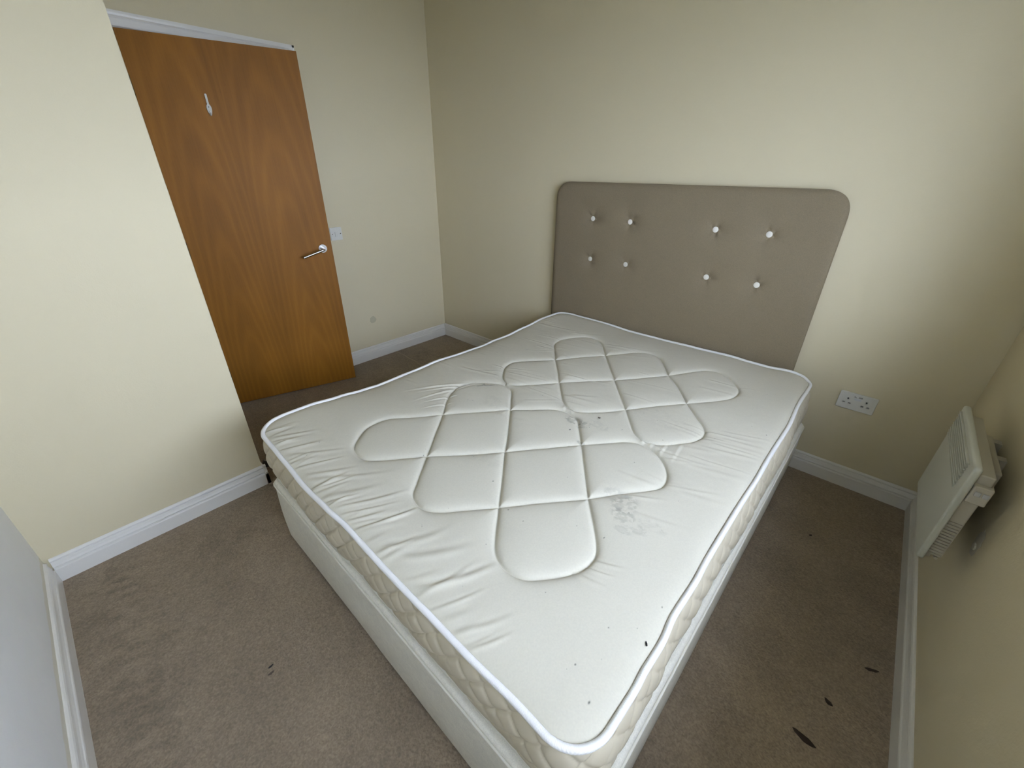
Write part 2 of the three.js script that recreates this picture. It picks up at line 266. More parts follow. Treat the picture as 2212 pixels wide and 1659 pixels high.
// stitch lines of the two interlaced quilting figures (metres from the head's left corner)
const FRONT = [[0.610, 1.219], [0.521, 1.330], [0.437, 1.440], [0.370, 1.536], [0.306, 1.616], [0.298, 1.664], [0.304, 1.711], [0.332, 1.755], [0.373, 1.800], [0.411, 1.815], [0.448, 1.817], [0.475, 1.810], [0.512, 1.777], [0.561, 1.718], [0.609, 1.657], [0.676, 1.584], [0.794, 1.443], [0.853, 1.367], [0.968, 1.219], [1.031, 1.144], [1.079, 1.089], [1.118, 1.066], [1.170, 1.070], [1.222, 1.097], [1.267, 1.148], [1.286, 1.194], [1.288, 1.237], [1.270, 1.272], [1.203, 1.358], [1.146, 1.439], [1.043, 1.560], [0.968, 1.655], [0.914, 1.719], [0.859, 1.784], [0.832, 1.806], [0.803, 1.817], [0.764, 1.813], [0.735, 1.801], [0.699, 1.761], [0.642, 1.692], [0.582, 1.618], [0.520, 1.543], [0.442, 1.447], [0.357, 1.352], [0.324, 1.305], [0.302, 1.237], [0.311, 1.188], [0.354, 1.132], [0.407, 1.089], [0.452, 1.080], [0.498, 1.094], [0.557, 1.159], [0.611, 1.220], [0.691, 1.316], [0.762, 1.403], [0.796, 1.448], [0.886, 1.556], [0.970, 1.658], [1.062, 1.767], [1.085, 1.786], [1.119, 1.799], [1.156, 1.800], [1.189, 1.788], [1.217, 1.761], [1.254, 1.714], [1.274, 1.676], [1.282, 1.634], [1.276, 1.600], [1.258, 1.571], [1.203, 1.506], [1.147, 1.442], [1.053, 1.325], [0.964, 1.213], [0.897, 1.132], [0.857, 1.088], [0.809, 1.073], [0.772, 1.075], [0.735, 1.096], [0.675, 1.157]];
const REAR = [[0.441, 0.686], [0.356, 0.780], [0.298, 0.859], [0.305, 0.925], [0.349, 0.992], [0.398, 1.040], [0.445, 1.058], [0.479, 1.043], [0.529, 0.985], [0.611, 0.879], [0.701, 0.768], [0.786, 0.669], [0.861, 0.572], [0.954, 0.438], [1.015, 0.340], [1.078, 0.258], [1.134, 0.240], [1.191, 0.271], [1.250, 0.340], [1.265, 0.377], [1.263, 0.444], [1.227, 0.518], [1.133, 0.647], [1.047, 0.759], [0.964, 0.880], [0.914, 0.949], [0.859, 1.008], [0.820, 1.035], [0.782, 1.036], [0.736, 1.014], [0.674, 0.948], [0.607, 0.874], [0.526, 0.780], [0.441, 0.686], [0.346, 0.571], [0.307, 0.519], [0.294, 0.452], [0.313, 0.383], [0.368, 0.305], [0.426, 0.286], [0.488, 0.314], [0.556, 0.391], [0.602, 0.448], [0.691, 0.557], [0.784, 0.666], [0.888, 0.790], [0.964, 0.880], [1.033, 0.965], [1.070, 1.009], [1.106, 1.033], [1.144, 1.036], [1.191, 1.010], [1.222, 0.972], [1.267, 0.905], [1.279, 0.862], [1.274, 0.820], [1.258, 0.793], [1.205, 0.734], [1.133, 0.647], [1.032, 0.516], [0.953, 0.435], [0.897, 0.357], [0.832, 0.277], [0.780, 0.258], [0.712, 0.287], [0.668, 0.347], [0.602, 0.448], [0.521, 0.557]];
const stitches = [FRONT, REAR].map((L) => new THREE.CatmullRomCurve3(L.map(([x, z]) => new THREE.Vector3(x, 0, z)), true, 'centripetal').getSpacedPoints(420));
const CELL = 0.05, cells = new Map();
for (const L of stitches) for (let k = 0; k < L.length - 1; k++) {
  const a = L[k], b = L[k + 1], key = Math.floor((a.x + b.x) / 2 / CELL) + ',' + Math.floor((a.z + b.z) / 2 / CELL);
  if (!cells.has(key)) cells.set(key, []); cells.get(key).push([a.x, a.z, b.x, b.z]);
}
function stitchDistance(x, z) {                          // distance to the nearest stitch line, at most 0.12
  const ci = Math.floor(x / CELL), cj = Math.floor(z / CELL); let best = 0.0144;
  for (let i = ci - 3; i <= ci + 3; i++) for (let j = cj - 3; j <= cj + 3; j++) {
    const c = cells.get(i + ',' + j); if (!c) continue;
    for (const [ax, az, bx, bz] of c) { const dx = bx - ax, dz = bz - az, t = clamp(((x - ax) * dx + (z - az) * dz) / (dx * dx + dz * dz + 1e-12)), q = (x - ax - t * dx) ** 2 + (z - az - t * dz) ** 2; if (q < best) best = q; }
  }
  return Math.sqrt(best);
}
// creases in the cover: [x0, z0, x1, z1, amplitude, width, bow]
const creases = [];
{
  const r = mulberry(11), c = (...a) => creases.push(a);
  for (let k = 0; k < 46; k++) {                         // gathers along the foot piping
    const x = 0.05 + 1.20 * Math.pow(r(), 1.25), len = 0.05 + 0.13 * r() * r() + (r() < 0.2 ? 0.07 : 0);
    c(x, 2.002, x + (0.02 + 0.05 * r()) * len / 0.1, 2.002 - len, (0.0014 + 0.0020 * r()) * (x < 0.75 ? 1.1 : 0.8), 0.005 + 0.006 * r(), 0.10);
  }
  c(0.735, 1.995, 0.800, 1.822, 0.005, 0.007, 0.12); c(0.62, 1.99, 0.715, 1.80, 0.0035, 0.008, 0.12); c(1.02, 1.985, 1.112, 1.802, 0.004, 0.010, 0.12); c(0.40, 1.99, 0.50, 1.86, 0.003, 0.009, 0.1);
  c(0.42, 2.0, 0.60, 1.80, 0.0028, 0.010, 0.1); c(0.26, 1.99, 0.38, 1.83, 0.003, 0.009, 0.1); c(0.86, 1.97, 0.93, 1.83, 0.003, 0.012, 0.1); c(0.92, 1.96, 1.02, 1.82, 0.003, 0.013, 0.1); c(0.56, 1.985, 0.64, 1.85, 0.0025, 0.012, 0.1);
  c(0.353, 1.135, 0.17, 1.43, 0.0042, 0.007, 0.06); c(0.40, 1.09, 0.22, 1.40, 0.003, 0.006, 0.06); c(0.33, 1.20, 0.27, 1.46, 0.003, 0.006, 0.05); c(0.36, 1.30, 0.31, 1.44, 0.0026, 0.005, 0.05); c(0.395, 1.36, 0.35, 1.47, 0.0022, 0.005, 0.05);
  c(0.40, 1.085, 0.30, 1.20, 0.003, 0.006, 0); c(0.43, 1.075, 0.35, 0.97, 0.002, 0.005, 0); c(0.455, 1.075, 0.44, 1.055, 0.003, 0.006, 0); c(0.475, 1.082, 0.42, 1.05, 0.0024, 0.005, 0);
  c(0.80, 1.04, 0.815, 1.07, 0.003, 0.008, 0); c(0.76, 1.03, 0.775, 1.073, 0.003, 0.007, 0); c(1.13, 1.036, 1.125, 1.064, 0.0035, 0.008, 0); c(1.16, 1.034, 1.16, 1.068, 0.003, 0.007, 0); c(1.20, 1.01, 1.21, 1.09, 0.0026, 0.007, 0); c(1.24, 0.96, 1.26, 1.12, 0.002, 0.007, 0);
  c(1.283, 1.63, 1.36, 1.60, 0.0026, 0.006, 0.1); c(1.282, 1.66, 1.35, 1.64, 0.0030, 0.005, 0.1); c(1.28, 1.69, 1.35, 1.68, 0.002, 0.006, 0.1); c(1.13, 1.41, 1.16, 1.45, 0.0018, 0.005, 0); c(0.97, 1.21, 0.95, 1.235, 0.0018, 0.005, 0);
  for (let k = 0; k < 34; k++) {                         // fine drag lines towards the right-hand piping
    const z = 0.30 + 1.15 * r(), x = 1.12 + 0.24 * r(), len = 0.12 + 0.20 * r(); if (x < 1.29 && Math.abs(z - 0.64) < 0.42 && r() < 0.6) continue;
    c(x, z, Math.min(1.49, x + len), z - 0.03 - 0.05 * r(), 0.0010 + 0.0016 * r(), 0.006 + 0.006 * r(), 0.06);
  }
  for (let k = 0; k < 34; k++) {                         // slack lines across the rear figure and the left side
    const z = 0.30 + 1.0 * r(), x = 0.03 + 0.85 * r(), len = 0.10 + 0.22 * r();
    c(x, z, x + len, z - 0.05 - 0.06 * r() + 0.10 * (r() - 0.5), 0.0009 + 0.0015 * r(), 0.006 + 0.007 * r(), 0.05);
  }
  for (let k = 0; k < 18; k++) { const z = 0.2 + 1.2 * r(), len = 0.05 + 0.12 * r(); c(0.004, z, len, z - 0.04 * r(), 0.0008 + 0.0010 * r(), 0.008, 0.05); }
}
const creaseBoxes = creases.map(([ax, az, bx, bz, a, w, bow]) => { const dx = bx - ax, dz = bz - az, L = Math.hypot(dx, dz), m = w * 5 + Math.abs(bow) * L; return { ax, az, ux: dx / L, uz: dz / L, L, a, w, bow, x0: Math.min(ax, bx) - m, x1: Math.max(ax, bx) + m, z0: Math.min(az, bz) - m, z1: Math.max(az, bz) + m }; });
function creaseHeight(x, z) {
  let h = 0;
  for (const c of creaseBoxes) {
    if (x < c.x0 || x > c.x1 || z < c.z0 || z > c.z1) continue;
    const px = x - c.ax, pz = z - c.az, t = (px * c.ux + pz * c.uz) / c.L; if (t < -0.1 || t > 1.15) continue;
    const q = (px * c.uz - pz * c.ux + c.bow * c.L * 4 * t * (1 - t) * 0.5) / c.w; if (Math.abs(q) > 3.5) continue;
    const along = smooth(-0.1, 0.12, t) * (1 - smooth(0.55, 1.15, t));
    h += c.a * along * (Math.exp(-q * q) - 0.5 * Math.exp(-((q - 1.5) ** 2) * 1.3));
  }
  return h;
}
function topHeight(x, z, e) {                            // e: distance to the rim
  const d = stitchDistance(x, z), puff = 0.0085 * (1 - Math.exp(-d / 0.009)) + 0.0065 * (1 - Math.exp(-d / 0.040)) - 0.0018 * Math.exp(-((d / 0.0028) ** 2));
  const rim = 1 - Math.exp(-Math.max(e, 0) / 0.024);
  const soft = 0.006 * (fbm(x * 4, z * 4, 2) - 0.5) + 0.0009 * (fbm(x * 28, z * 28, 2) - 0.5);
  return MY + edgeY(x, z) - 0.002 + rim * (puff + soft) + 0.85 * creaseHeight(x, z) * (0.35 + 0.65 * rim) * smooth(0, 0.012, d + 0.004);
}
{
  const g = bed('mattress'); tag(g, 'white quilted king size mattress with interlaced stitched figures and piped edge', 'mattress');
  const path = roundedPath(0, MW, MZ0, ML, MR, 0.004).map(([x, z, nx, nz]) => {   // rim outline with its wobble
    let ox = 0, oz = 0; if (nx > 0) ox += nx * rightX(z); if (nz > 0) oz += nz * footZ(x);
    return [x + ox, z + oz, nx, nz];
  });
  // top panel: rings shrinking from the rim to the centre line
  const speckRandom = mulberry(77), specks = [[1.398, 1.873, 1.5], [1.476, 1.629, 1.3], [1.408, 1.76, 1.2], [0.926, 1.027, 3.0], [0.886, 1.176, 2.2], [1.459, 0.688, 1.6], [1.035, 1.038, 1.4], [0.879, 1.591, 1.8], [1.456, 1.91, 1.7], [1.0, 1.648, 1.6], [1.065, 1.655, 1.2], [1.266, 1.546, 1.4], [0.54, 1.567, 1.5], [0.60, 1.66, 1.2]];
  for (let k = 0; k < 150; k++) specks.push([0.05 + 1.42 * speckRandom(), 0.1 + 1.86 * speckRandom(), 0.5 + 0.7 * speckRandom() ** 2]);
  const TW = 1024, TH = 1364, ink = new Float32Array(TW * TH);
  for (const [x, z, s] of specks) { const ci = x / 1.504 * TW, cj = z / 2.003 * TH, rr = s * 0.62, el = 1 + speckRandom(); for (let j = -5; j <= 5; j++) for (let i = -5; i <= 5; i++) { const a = Math.floor(ci) + i, b = Math.floor(cj) + j; if (a < 0 || b < 0 || a >= TW || b >= TH) continue; const q = ((a + 0.5 - ci) / rr) ** 2 + ((b + 0.5 - cj) / (rr * el)) ** 2; ink[b * TW + a] = Math.max(ink[b * TW + a], Math.min(1, 0.35 + 0.25 * s) * Math.exp(-q)); } }
  const smudges = [[0.857, 1.107, 0.030, 0.022, 0.22], [0.905, 1.112, 0.022, 0.018, 0.18], [0.955, 1.075, 0.035, 0.02, 0.07], [0.962, 1.212, 0.013, 0.008, 0.2], [1.205, 1.375, 0.035, 0.025, 0.09], [1.245, 1.395, 0.030, 0.035, 0.12], [1.265, 1.44, 0.028, 0.022, 0.12], [1.315, 1.46, 0.025, 0.015, 0.10], [1.345, 1.42, 0.035, 0.015, 0.06], [1.29, 1.49, 0.02, 0.01, 0.08], [1.10, 0.86, 0.10, 0.05, 0.03], [0.78, 1.52, 0.05, 0.03, 0.03], [0.52, 1.23, 0.04, 0.03, 0.04]];
  const cover = texture(TW, TH, (u, v) => {
    const x = u * 1.504, z = v * 2.003; let k = 0.985 + 0.03 * (vnoise(x * 420, z * 420) - 0.5) + 0.012 * (fbm(x * 6, z * 6, 3) - 0.5);
    for (const [sx, sz, a, b, s] of smudges) { const q = ((x - sx) / a) ** 2 + ((z - sz) / b) ** 2; if (q < 5) { const n = fbm(x * 90 + sx, z * 90, 3); k -= s * (0.55 * Math.exp(-q) + 0.6 * Math.exp(-((Math.sqrt(q) - 1) ** 2) * 10)) * smooth(0.35, 0.62, n); } }
    k *= 1 - 0.8 * ink[Math.min(TH - 1, Math.floor(v * TH)) * TW + Math.min(TW - 1, Math.floor(u * TW))];
    return [0.770 * k, 0.748 * k, 0.665 * k];
  });
  const ticking = new THREE.MeshPhysicalMaterial({ map: cover, roughness: 0.85, sheen: 0.2, sheenRoughness: 0.6 });
  const NX = 500, NZ = 660, pos = new Float32Array((NX + 1) * (NZ + 1) * 3), uv = new Float32Array((NX + 1) * (NZ + 1) * 2), idx = [];
  const cx = MW / 2, hx = MW / 2, cz = (MZ0 + ML) / 2, hz = (ML - MZ0) / 2;
  for (let j = 0; j <= NZ; j++) for (let i = 0; i <= NX; i++) {
    let x = (i / NX * 2 - 1) * hx, z = (j / NZ * 2 - 1) * hz;
    // rounded corners: nested rounded rectangles, each ring scaled about the centre
    const ring = Math.max(Math.abs(x) / hx, Math.abs(z) / hz), R = MR * ring, ax = hx * ring, az = hz * ring;
    const qx = Math.abs(x) - (ax - R), qz = Math.abs(z) - (az - R);
    if (qx > 0 && qz > 0 && R > 1e-6) {                  // square corner -> arc
      const m = Math.max(qx, qz) / R, t = Math.atan2(qz, qx), sq = Math.max(Math.abs(Math.cos(t)), Math.abs(Math.sin(t))); const th = qx > qz ? (qz / qx) * Math.PI / 4 : Math.PI / 2 - (qx / qz) * Math.PI / 4;
      x = Math.sign(x) * (ax - R + m * R * Math.cos(th)); z = Math.sign(z) * (az - R + m * R * Math.sin(th));
    }
    const ex = hx - Math.abs(x), ez = hz - Math.abs(z); let e = Math.min(ex, ez);
    if (ex < MR && ez < MR) e = MR - Math.hypot(MR - ex, MR - ez);
    let X = cx + x, Z = cz + z; const wr = Math.exp(-ex / 0.05), wf = Math.exp(-ez / 0.05);
    const k = j * (NX + 1) + i, y = topHeight(X, Z, e);
    uv[k * 2] = X / 1.504; uv[k * 2 + 1] = Z / 2.003;
    if (x > 0) X += rightX(Z) * wr; if (z > 0) Z += footZ(X) * wf;
    pos[k * 3] = X; pos[k * 3 + 1] = y; pos[k * 3 + 2] = Z;
    if (i < NX && j < NZ) idx.push(k, k + NX + 1, k + 1, k + 1, k + NX + 1, k + NX + 2);
  }
  const top = new THREE.BufferGeometry(); top.setAttribute('position', new THREE.BufferAttribute(pos, 3)); top.setAttribute('uv', new THREE.BufferAttribute(uv, 2)); top.setIndex(idx); top.computeVertexNormals();
  add('top_panel', top, ticking, g);
  // border: diamond quilted beige band
  const band = mat(0.52, 0.46, 0.325, 0.8, { sheen: 0.15, sheenRoughness: 0.5 });
  const y1 = 0, prof = []; for (let k = 0; k <= 46; k++) prof.push([0, k / 46]);
  const inset = table([[0, 0.018], [1.05, 0.019], [1.36, 0.014], [1.67, 0.008], [2.0, 0.001]]);
  const n = path.length, m = prof.length, bp = [], bi = []; let s = 0;
  const wave = (v) => { const f = Math.abs(v / 0.0545 - Math.round(v / 0.0545)) * 0.0545; return 1 - Math.exp(-f / 0.0048); };
  for (let i = 0; i <= n; i++) {
    const [x, z, nx, nz] = path[i % n]; if (i) { const q = path[i - 1]; s += Math.hypot(x - q[0], z - q[1]); }
    const yt = MY + edgeY(x, z) - 0.004, yb = DIV_TOP + 0.004;
    for (let j = 0; j < m; j++) {
      const t = j / (m - 1), y = yt + (yb - yt) * t, r = (v) => v;
      let o = 0.012 * Math.sin(Math.pow(t, 0.9) * Math.PI) - 0.004;
      if (nx > 0) o += nx * inset(z) * t; if (nz > 0) o -= nz * 0.004 * t; if (nx < 0) o += 0.004 * t * -nx;
      const a = (s - y) * 0.7071, b = (s + y) * 0.7071; o += (0.0085 * wave(a) * (0.6 + 0.4 * wave(b)) + 0.0035 * wave(b)) * Math.sin(Math.PI * clamp(t * 1.02)) ** 0.4;
      o += 0.003 * (fbm(s * 9, y * 9, 2) - 0.5);
      bp.push(x + nx * o, y, z + nz * o);
      if (i < n && j < m - 1) { const q = i * m + j; bi.push(q, q + 1, q + m, q + m, q + 1, q + m + 1); }
    }
  }
  const border = new THREE.BufferGeometry(); border.setAttribute('position', new THREE.Float32BufferAttribute(bp, 3)); border.setIndex(bi); border.computeVertexNormals();
  const uvb = new Float32Array(bp.length / 3 * 2); for (let k = 0; k < bp.length / 3; k++) { uvb[k * 2] = bp[k * 3] + bp[k * 3 + 2]; uvb[k * 2 + 1] = bp[k * 3 + 1]; } border.setAttribute('uv', new THREE.BufferAttribute(uvb, 2));
  const bm = add('border', border, band, g); bm.userData.label = 'beige diamond-quilted border';
  add('underside', (() => { const b = box(0.05, MW - 0.05, DIV_TOP + 0.002, DIV_TOP + 0.006, MZ0 + 0.05, ML - 0.05); return b; })(), band, g);
  // piping: ribbed white tape round the top edge
  const tapeBump = texture(64, 64, (u, v) => { const q = 0.5 + 0.5 * Math.sin((u * 16 + v * 6) * 6.283); return [q, q, q]; }, false); tapeBump.repeat.set(200, 1);
  const satin = mat(0.80, 0.785, 0.72, 0.40, { sheen: 0.3, sheenRoughness: 0.35, bumpMap: tapeBump, bumpScale: 0.0006 });
  const ring = path.filter((_, k) => k % 3 === 0).map(([x, z, nx, nz]) => new THREE.Vector3(x + nx * 0.0025, MY + edgeY(x, z) + 0.001 + 0.0016 * (fbm(x * 14, z * 14, 2) - 0.5), z + nz * 0.0025));
  const pp = add('piping', new THREE.TubeGeometry(new THREE.CatmullRomCurve3(ring, true), 1400, 0.0078, 12, true), satin, g); pp.userData.label = 'white ribbed piping';
  const low = path.filter((_, k) => k % 6 === 0).map(([x, z, nx, nz]) => { let o = -0.001; if (nx > 0) o += nx * inset(z); if (nz > 0) o -= nz * 0.004; return new THREE.Vector3(x + nx * o, DIV_TOP + 0.007, z + nz * o); });
  add('lower_piping', new THREE.TubeGeometry(new THREE.CatmullRomCurve3(low, true), 600, 0.0062, 8, true), mat(0.62, 0.60, 0.50, 0.6), g);
}

// ---------------------------------------------------------------- headboard
{
  const g = group('headboard', [2.027, 0, -0.012]); tag(g, 'grey-brown upholstered headboard with eight white buttons', 'headboard'); g.rotation.z = 0.008;
  const linen = texture(1024, 1024, (u, v) => { const k = 1 + 0.10 * (vnoise(u * 512, v * 200) - 0.5) + 0.10 * (vnoise(u * 200, v * 512) - 0.5) + 0.025 * (fbm(u * 8, v * 8, 3) - 0.5); return [0.502 * k, 0.45 * k, 0.350 * k]; });
  linen.repeat.set(3, 3);
  const cloth = new THREE.MeshPhysicalMaterial({ map: linen, roughness: 0.85, sheen: 0.15, sheenRoughness: 0.6 });
  const w = 1.526, y0 = 0.30, y1 = 1.376, hx = w / 2, hy = (y1 - y0) / 2, cy = (y0 + y1) / 2, R = 0.088, FRONTZ = 0.055;
  const buttons = [-0.483, -0.234, 0.243, 0.490].flatMap((x) => [[x, 1.178], [x + 0.006, 0.938]]);
  const N = 330, M = 240, pos = [], uv = [], idx = [];
  for (let j = 0; j <= M; j++) for (let i = 0; i <= N; i++) {
    let x = (i / N * 2 - 1) * hx, y = (j / M * 2 - 1) * hy; const ringv = Math.max(Math.abs(x) / hx, Math.abs(y) / hy), r = R * ringv, ax = hx * ringv, ay = hy * ringv, qx = Math.abs(x) - (ax - r), qy = Math.abs(y) - (ay - r);
    if (qx > 0 && qy > 0 && r > 1e-6) { const m = Math.max(qx, qy) / r, th = qx > qy ? (qy / qx) * Math.PI / 4 : Math.PI / 2 - (qx / qy) * Math.PI / 4; x = Math.sign(x) * (ax - r + m * r * Math.cos(th)); y = Math.sign(y) * (ay - r + m * r * Math.sin(th)); }
    const ex = hx - Math.abs(x), ey = hy - Math.abs(y); let e = Math.min(ex, ey); if (ex < R && ey < R) e = R - Math.hypot(R - ex, R - ey);
    let z = FRONTZ - 0.014 * Math.exp(-Math.max(e, 0) / 0.012);
    for (const [bx, by] of buttons) { const d = Math.hypot(x - bx, (y + cy) - by); z -= (0.007 * Math.exp(-Math.max(0, d - 0.012) / 0.012) + 0.011 * Math.exp(-((d / 0.055) ** 2))) * (1 + 0.22 * Math.sin(5 * Math.atan2(y + cy - by, x - bx) + bx * 9)); }
    z += 0.0016 * (fbm(x * 7, y * 7, 2) - 0.5);
    pos.push(x, y + cy, z); uv.push(x, y + cy); const k = j * (N + 1) + i; if (i < N && j < M) idx.push(k, k + 1, k + N + 1, k + 1, k + N + 2, k + N + 1);
  }
  const front = new THREE.BufferGeometry(); front.setAttribute('position', new THREE.Float32BufferAttribute(pos, 3)); front.setAttribute('uv', new THREE.Float32BufferAttribute(uv, 2)); front.setIndex(idx); front.computeVertexNormals();
  add('padded_front', front, cloth, g);
  const side = new THREE.ExtrudeGeometry(roundRect(w, y1 - y0, R * 1.25), { depth: 0.036, bevelEnabled: true, bevelSize: 0.003, bevelThickness: 0.003, bevelSegments: 2, bevelOffset: -0.003, curveSegments: 24 }); side.translate(0, cy, 0.003); add('board', side, cloth, g);
  const outline = roundRect(w, y1 - y0, R * 1.25).getPoints(24).map((p) => new THREE.Vector3(p.x, p.y + cy, 0.039));
  const seam = new THREE.CatmullRomCurve3(outline.filter((p, k) => !k || p.distanceTo(outline[k - 1]) > 1e-4), true, 'catmullrom', 0.02); add('edge_piping', new THREE.TubeGeometry(seam, 600, 0.003, 8, true), cloth, g);
  const bmat = mat(0.70, 0.67, 0.56, 0.7);
  const cap = new THREE.LatheGeometry([[0, 0.0065], [0.006, 0.0063], [0.011, 0.0052], [0.0148, 0.0032], [0.0165, 0.0005], [0.0155, -0.002], [0.010, -0.003]].map((p) => new THREE.Vector2(...p)), 32); cap.rotateX(Math.PI / 2);
  for (const [x, y] of buttons) { const b = add('button', cap, bmat, g); b.position.set(x, y, FRONTZ - 0.0165); b.userData.label = 'white button'; }
  for (const x of [-0.42, 0.42]) add('strut', box(x - 0.03, x + 0.03, 0.125, 0.45, -0.001, 0.010), mat(0.45, 0.33, 0.2, 0.7), g);
}

// ---------------------------------------------------------------- sockets and switch
{
  const g = group('double_socket', [3.0735, 0.467, ZB]); tag(g, 'white double power socket with USB ports low on the back wall', 'socket');
  const plate = roundRect(0.146, 0.086, 0.006), holes = [];
  for (const cx of [-0.036, 0.036]) holes.push([cx, 0.010, 0.006, 0.0095], [cx - 0.0112, -0.012, 0.009, 0.0055], [cx + 0.0112, -0.012, 0.009, 0.0055]);
  for (const x of [-0.0075, 0.0075]) holes.push([x, 0.0275, 0.0128, 0.0056]);
  for (const [x, y, w, h] of holes) plate.holes.push(hole(x, y, w, h));
  const pg = new THREE.ExtrudeGeometry(plate, { depth: 0.007, bevelEnabled: true, bevelSize: 0.0025, bevelThickness: 0.0025, bevelSegments: 3, bevelOffset: -0.0025 }); pg.translate(0, 0, 0.0025);
  add('plate', pg, plastic, g);
  add('back_box', box(-0.066, 0.066, -0.036, 0.036, 0.0005, 0.002), dark, g);
  for (const x of [-0.0075, 0.0075]) { const u = add('usb_port', rbox(0.010, 0.0014, 0.005, 0.0004, [x, 0.0262, 0.0050]), plastic, g); u.userData.label = 'USB port'; }
  add('usb_label', box(-0.014, 0.014, 0.010, 0.021, 0.012, 0.01215), mat(0.60, 0.61, 0.59, 0.4), g);
}
{
  const g = group('light_switch', [XL, 1.012, 0.914], Math.PI / 2); tag(g, 'white single light switch on the wall beside the door edge', 'light switch');
  const pg = new THREE.ExtrudeGeometry(roundRect(0.086, 0.086, 0.005), { depth: 0.006, bevelEnabled: true, bevelSize: 0.002, bevelThickness: 0.002, bevelSegments: 3, bevelOffset: -0.002 }); pg.translate(0, 0, 0.002); add('plate', pg, plastic, g);
  const rk = add('rocker', rbox(0.022, 0.034, 0.008, 0.002, [0, 0, 0.011]), plastic, g); rk.rotation.x = 0.09;
  for (const x of [-0.03, 0.03]) add('screw', cyl(0.0032, 0.0032, 0.002, [x, 0, 0.0102], 'z', 16), steel, g);
}

// ---------------------------------------------------------------- panel heater on the right wall
{
  const g = new THREE.Group(); g.name = 'panel_heater'; scene.add(g); tag(g, 'white electric panel heater fixed low on the right wall', 'heater');
  g.position.set(XR, 0.405, 0.669); g.rotation.y = -Math.PI / 2;   // local +z into the room, local +x towards the camera
  const enamel = mat(0.53, 0.53, 0.44, 0.36), casing = mat(0.50, 0.46, 0.355, 0.5);
  const w = 0.456, h = 0.347, Z = 0.115, n = 40, m = 30;
  // bowed front panel with a rolled edge
  const panel = roundRect(w, h, 0.012); const pg = new THREE.ExtrudeGeometry(panel, { depth: 0.006, bevelEnabled: true, bevelSize: 0.006, bevelThickness: 0.006, bevelSegments: 5, bevelOffset: -0.006, curveSegments: 8 });
  pg.translate(0, h / 2, Z - 0.018); add('front_rim', pg, enamel, g);
  const face = new THREE.PlaneGeometry(w - 0.014, h - 0.014, n, m); { const p = face.attributes.position; for (let k = 0; k < p.count; k++) { const a = p.getX(k) / (w / 2), b = p.getY(k) / (h / 2); p.setZ(k, 0.0045 * (1 - a * a) * (1 - b * b)); } face.computeVertexNormals(); } face.translate(0, h / 2, Z - 0.0062); add('front_panel', face, enamel, g);
  const grille = new THREE.Group(); grille.name = 'outlet_grille'; g.add(grille);
  for (let k = 0; k < 9; k++) add('louvre', rbox(w - 0.075, 0.0042, 0.007, 0.0014, [-0.015, h - 0.020 - k * 0.0105, Z - 0.0035]), enamel, grille);
  // casing behind
  add('casing', rbox(w - 0.04, h - 0.04, 0.042, 0.004, [0, h / 2 - 0.004, Z - 0.018 - 0.021]), casing, g);
  for (let k = 0; k < 13; k++) add('side_vent', box((w - 0.04) / 2 - 0.001, (w - 0.04) / 2 + 0.0045, 0.022 + k * 0.0105, 0.0265 + k * 0.0105, Z - 0.056, Z - 0.022), casing, g);
  const box1 = add('control_box', rbox(0.05, 0.058, 0.040, 0.004, [(w - 0.04) / 2 - 0.008, 0.266, Z - 0.046]), casing, g);
  add('switch', rbox(0.004, 0.014, 0.012, 0.001, [(w - 0.04) / 2 + 0.018, 0.272, Z - 0.040]), mat(0.5, 0.5, 0.47, 0.4), box1);
  add('switch', rbox(0.004, 0.014, 0.012, 0.001, [(w - 0.04) / 2 + 0.018, 0.272, Z - 0.056]), mat(0.5, 0.5, 0.47, 0.4), box1);
  add('terminal_cover', rbox(0.26, 0.10, 0.046, 0.006, [-0.02, 0.245, 0.048]), casing, g);
  for (const x of [-0.15, -0.03]) add('bracket', box(x - 0.015, x + 0.015, 0.10, 0.28, 0.0, 0.058), casing, g);
  add('thermostat_knob', cyl(0.008, 0.008, 0.022, [w / 2 - 0.045, 0.006, Z - 0.035], 'y', 20), casing, g);
  add('knob_stem', cyl(0.0045, 0.0045, 0.03, [w / 2 - 0.035, 0.010, Z - 0.05], 'x', 14), casing, g);
}

// ---------------------------------------------------------------- small things and marks
{
  const g = group('door_stop', [0.803, 0, 1.932]); tag(g, 'small dark round door stop on the carpet behind the partition corner', 'door stop');
  add('base', new THREE.LatheGeometry([[0, 0], [0.022, 0], [0.024, 0.004], [0.022, 0.022], [0.017, 0.030], [0, 0.033]].map((p) => new THREE.Vector2(...p)), 32), mat(0.05, 0.038, 0.03, 0.4), g);
  const c = add('cap', new THREE.SphereGeometry(0.010, 24, 12, 0, Math.PI * 2, 0, Math.PI / 2), steel, g); c.position.y = 0.030; c.userData.label = 'shiny metal cap';
}
function patch(r, seed, thick, squash = 1) {             // thin irregular blob, lying in x-y, thickness along z
  const s = new THREE.Shape(), rr = mulberry(seed), N = 22; for (let k = 0; k < N; k++) { const a = k / N * Math.PI * 2, q = r * (0.86 + 0.28 * rr()); const x = q * Math.cos(a), y = q * Math.sin(a) * squash; k ? s.lineTo(x, y) : s.moveTo(x, y); }
  return new THREE.ExtrudeGeometry(s, { depth: thick, bevelEnabled: true, bevelSize: r * 0.06, bevelThickness: thick * 0.4, bevelSegments: 1 });
}
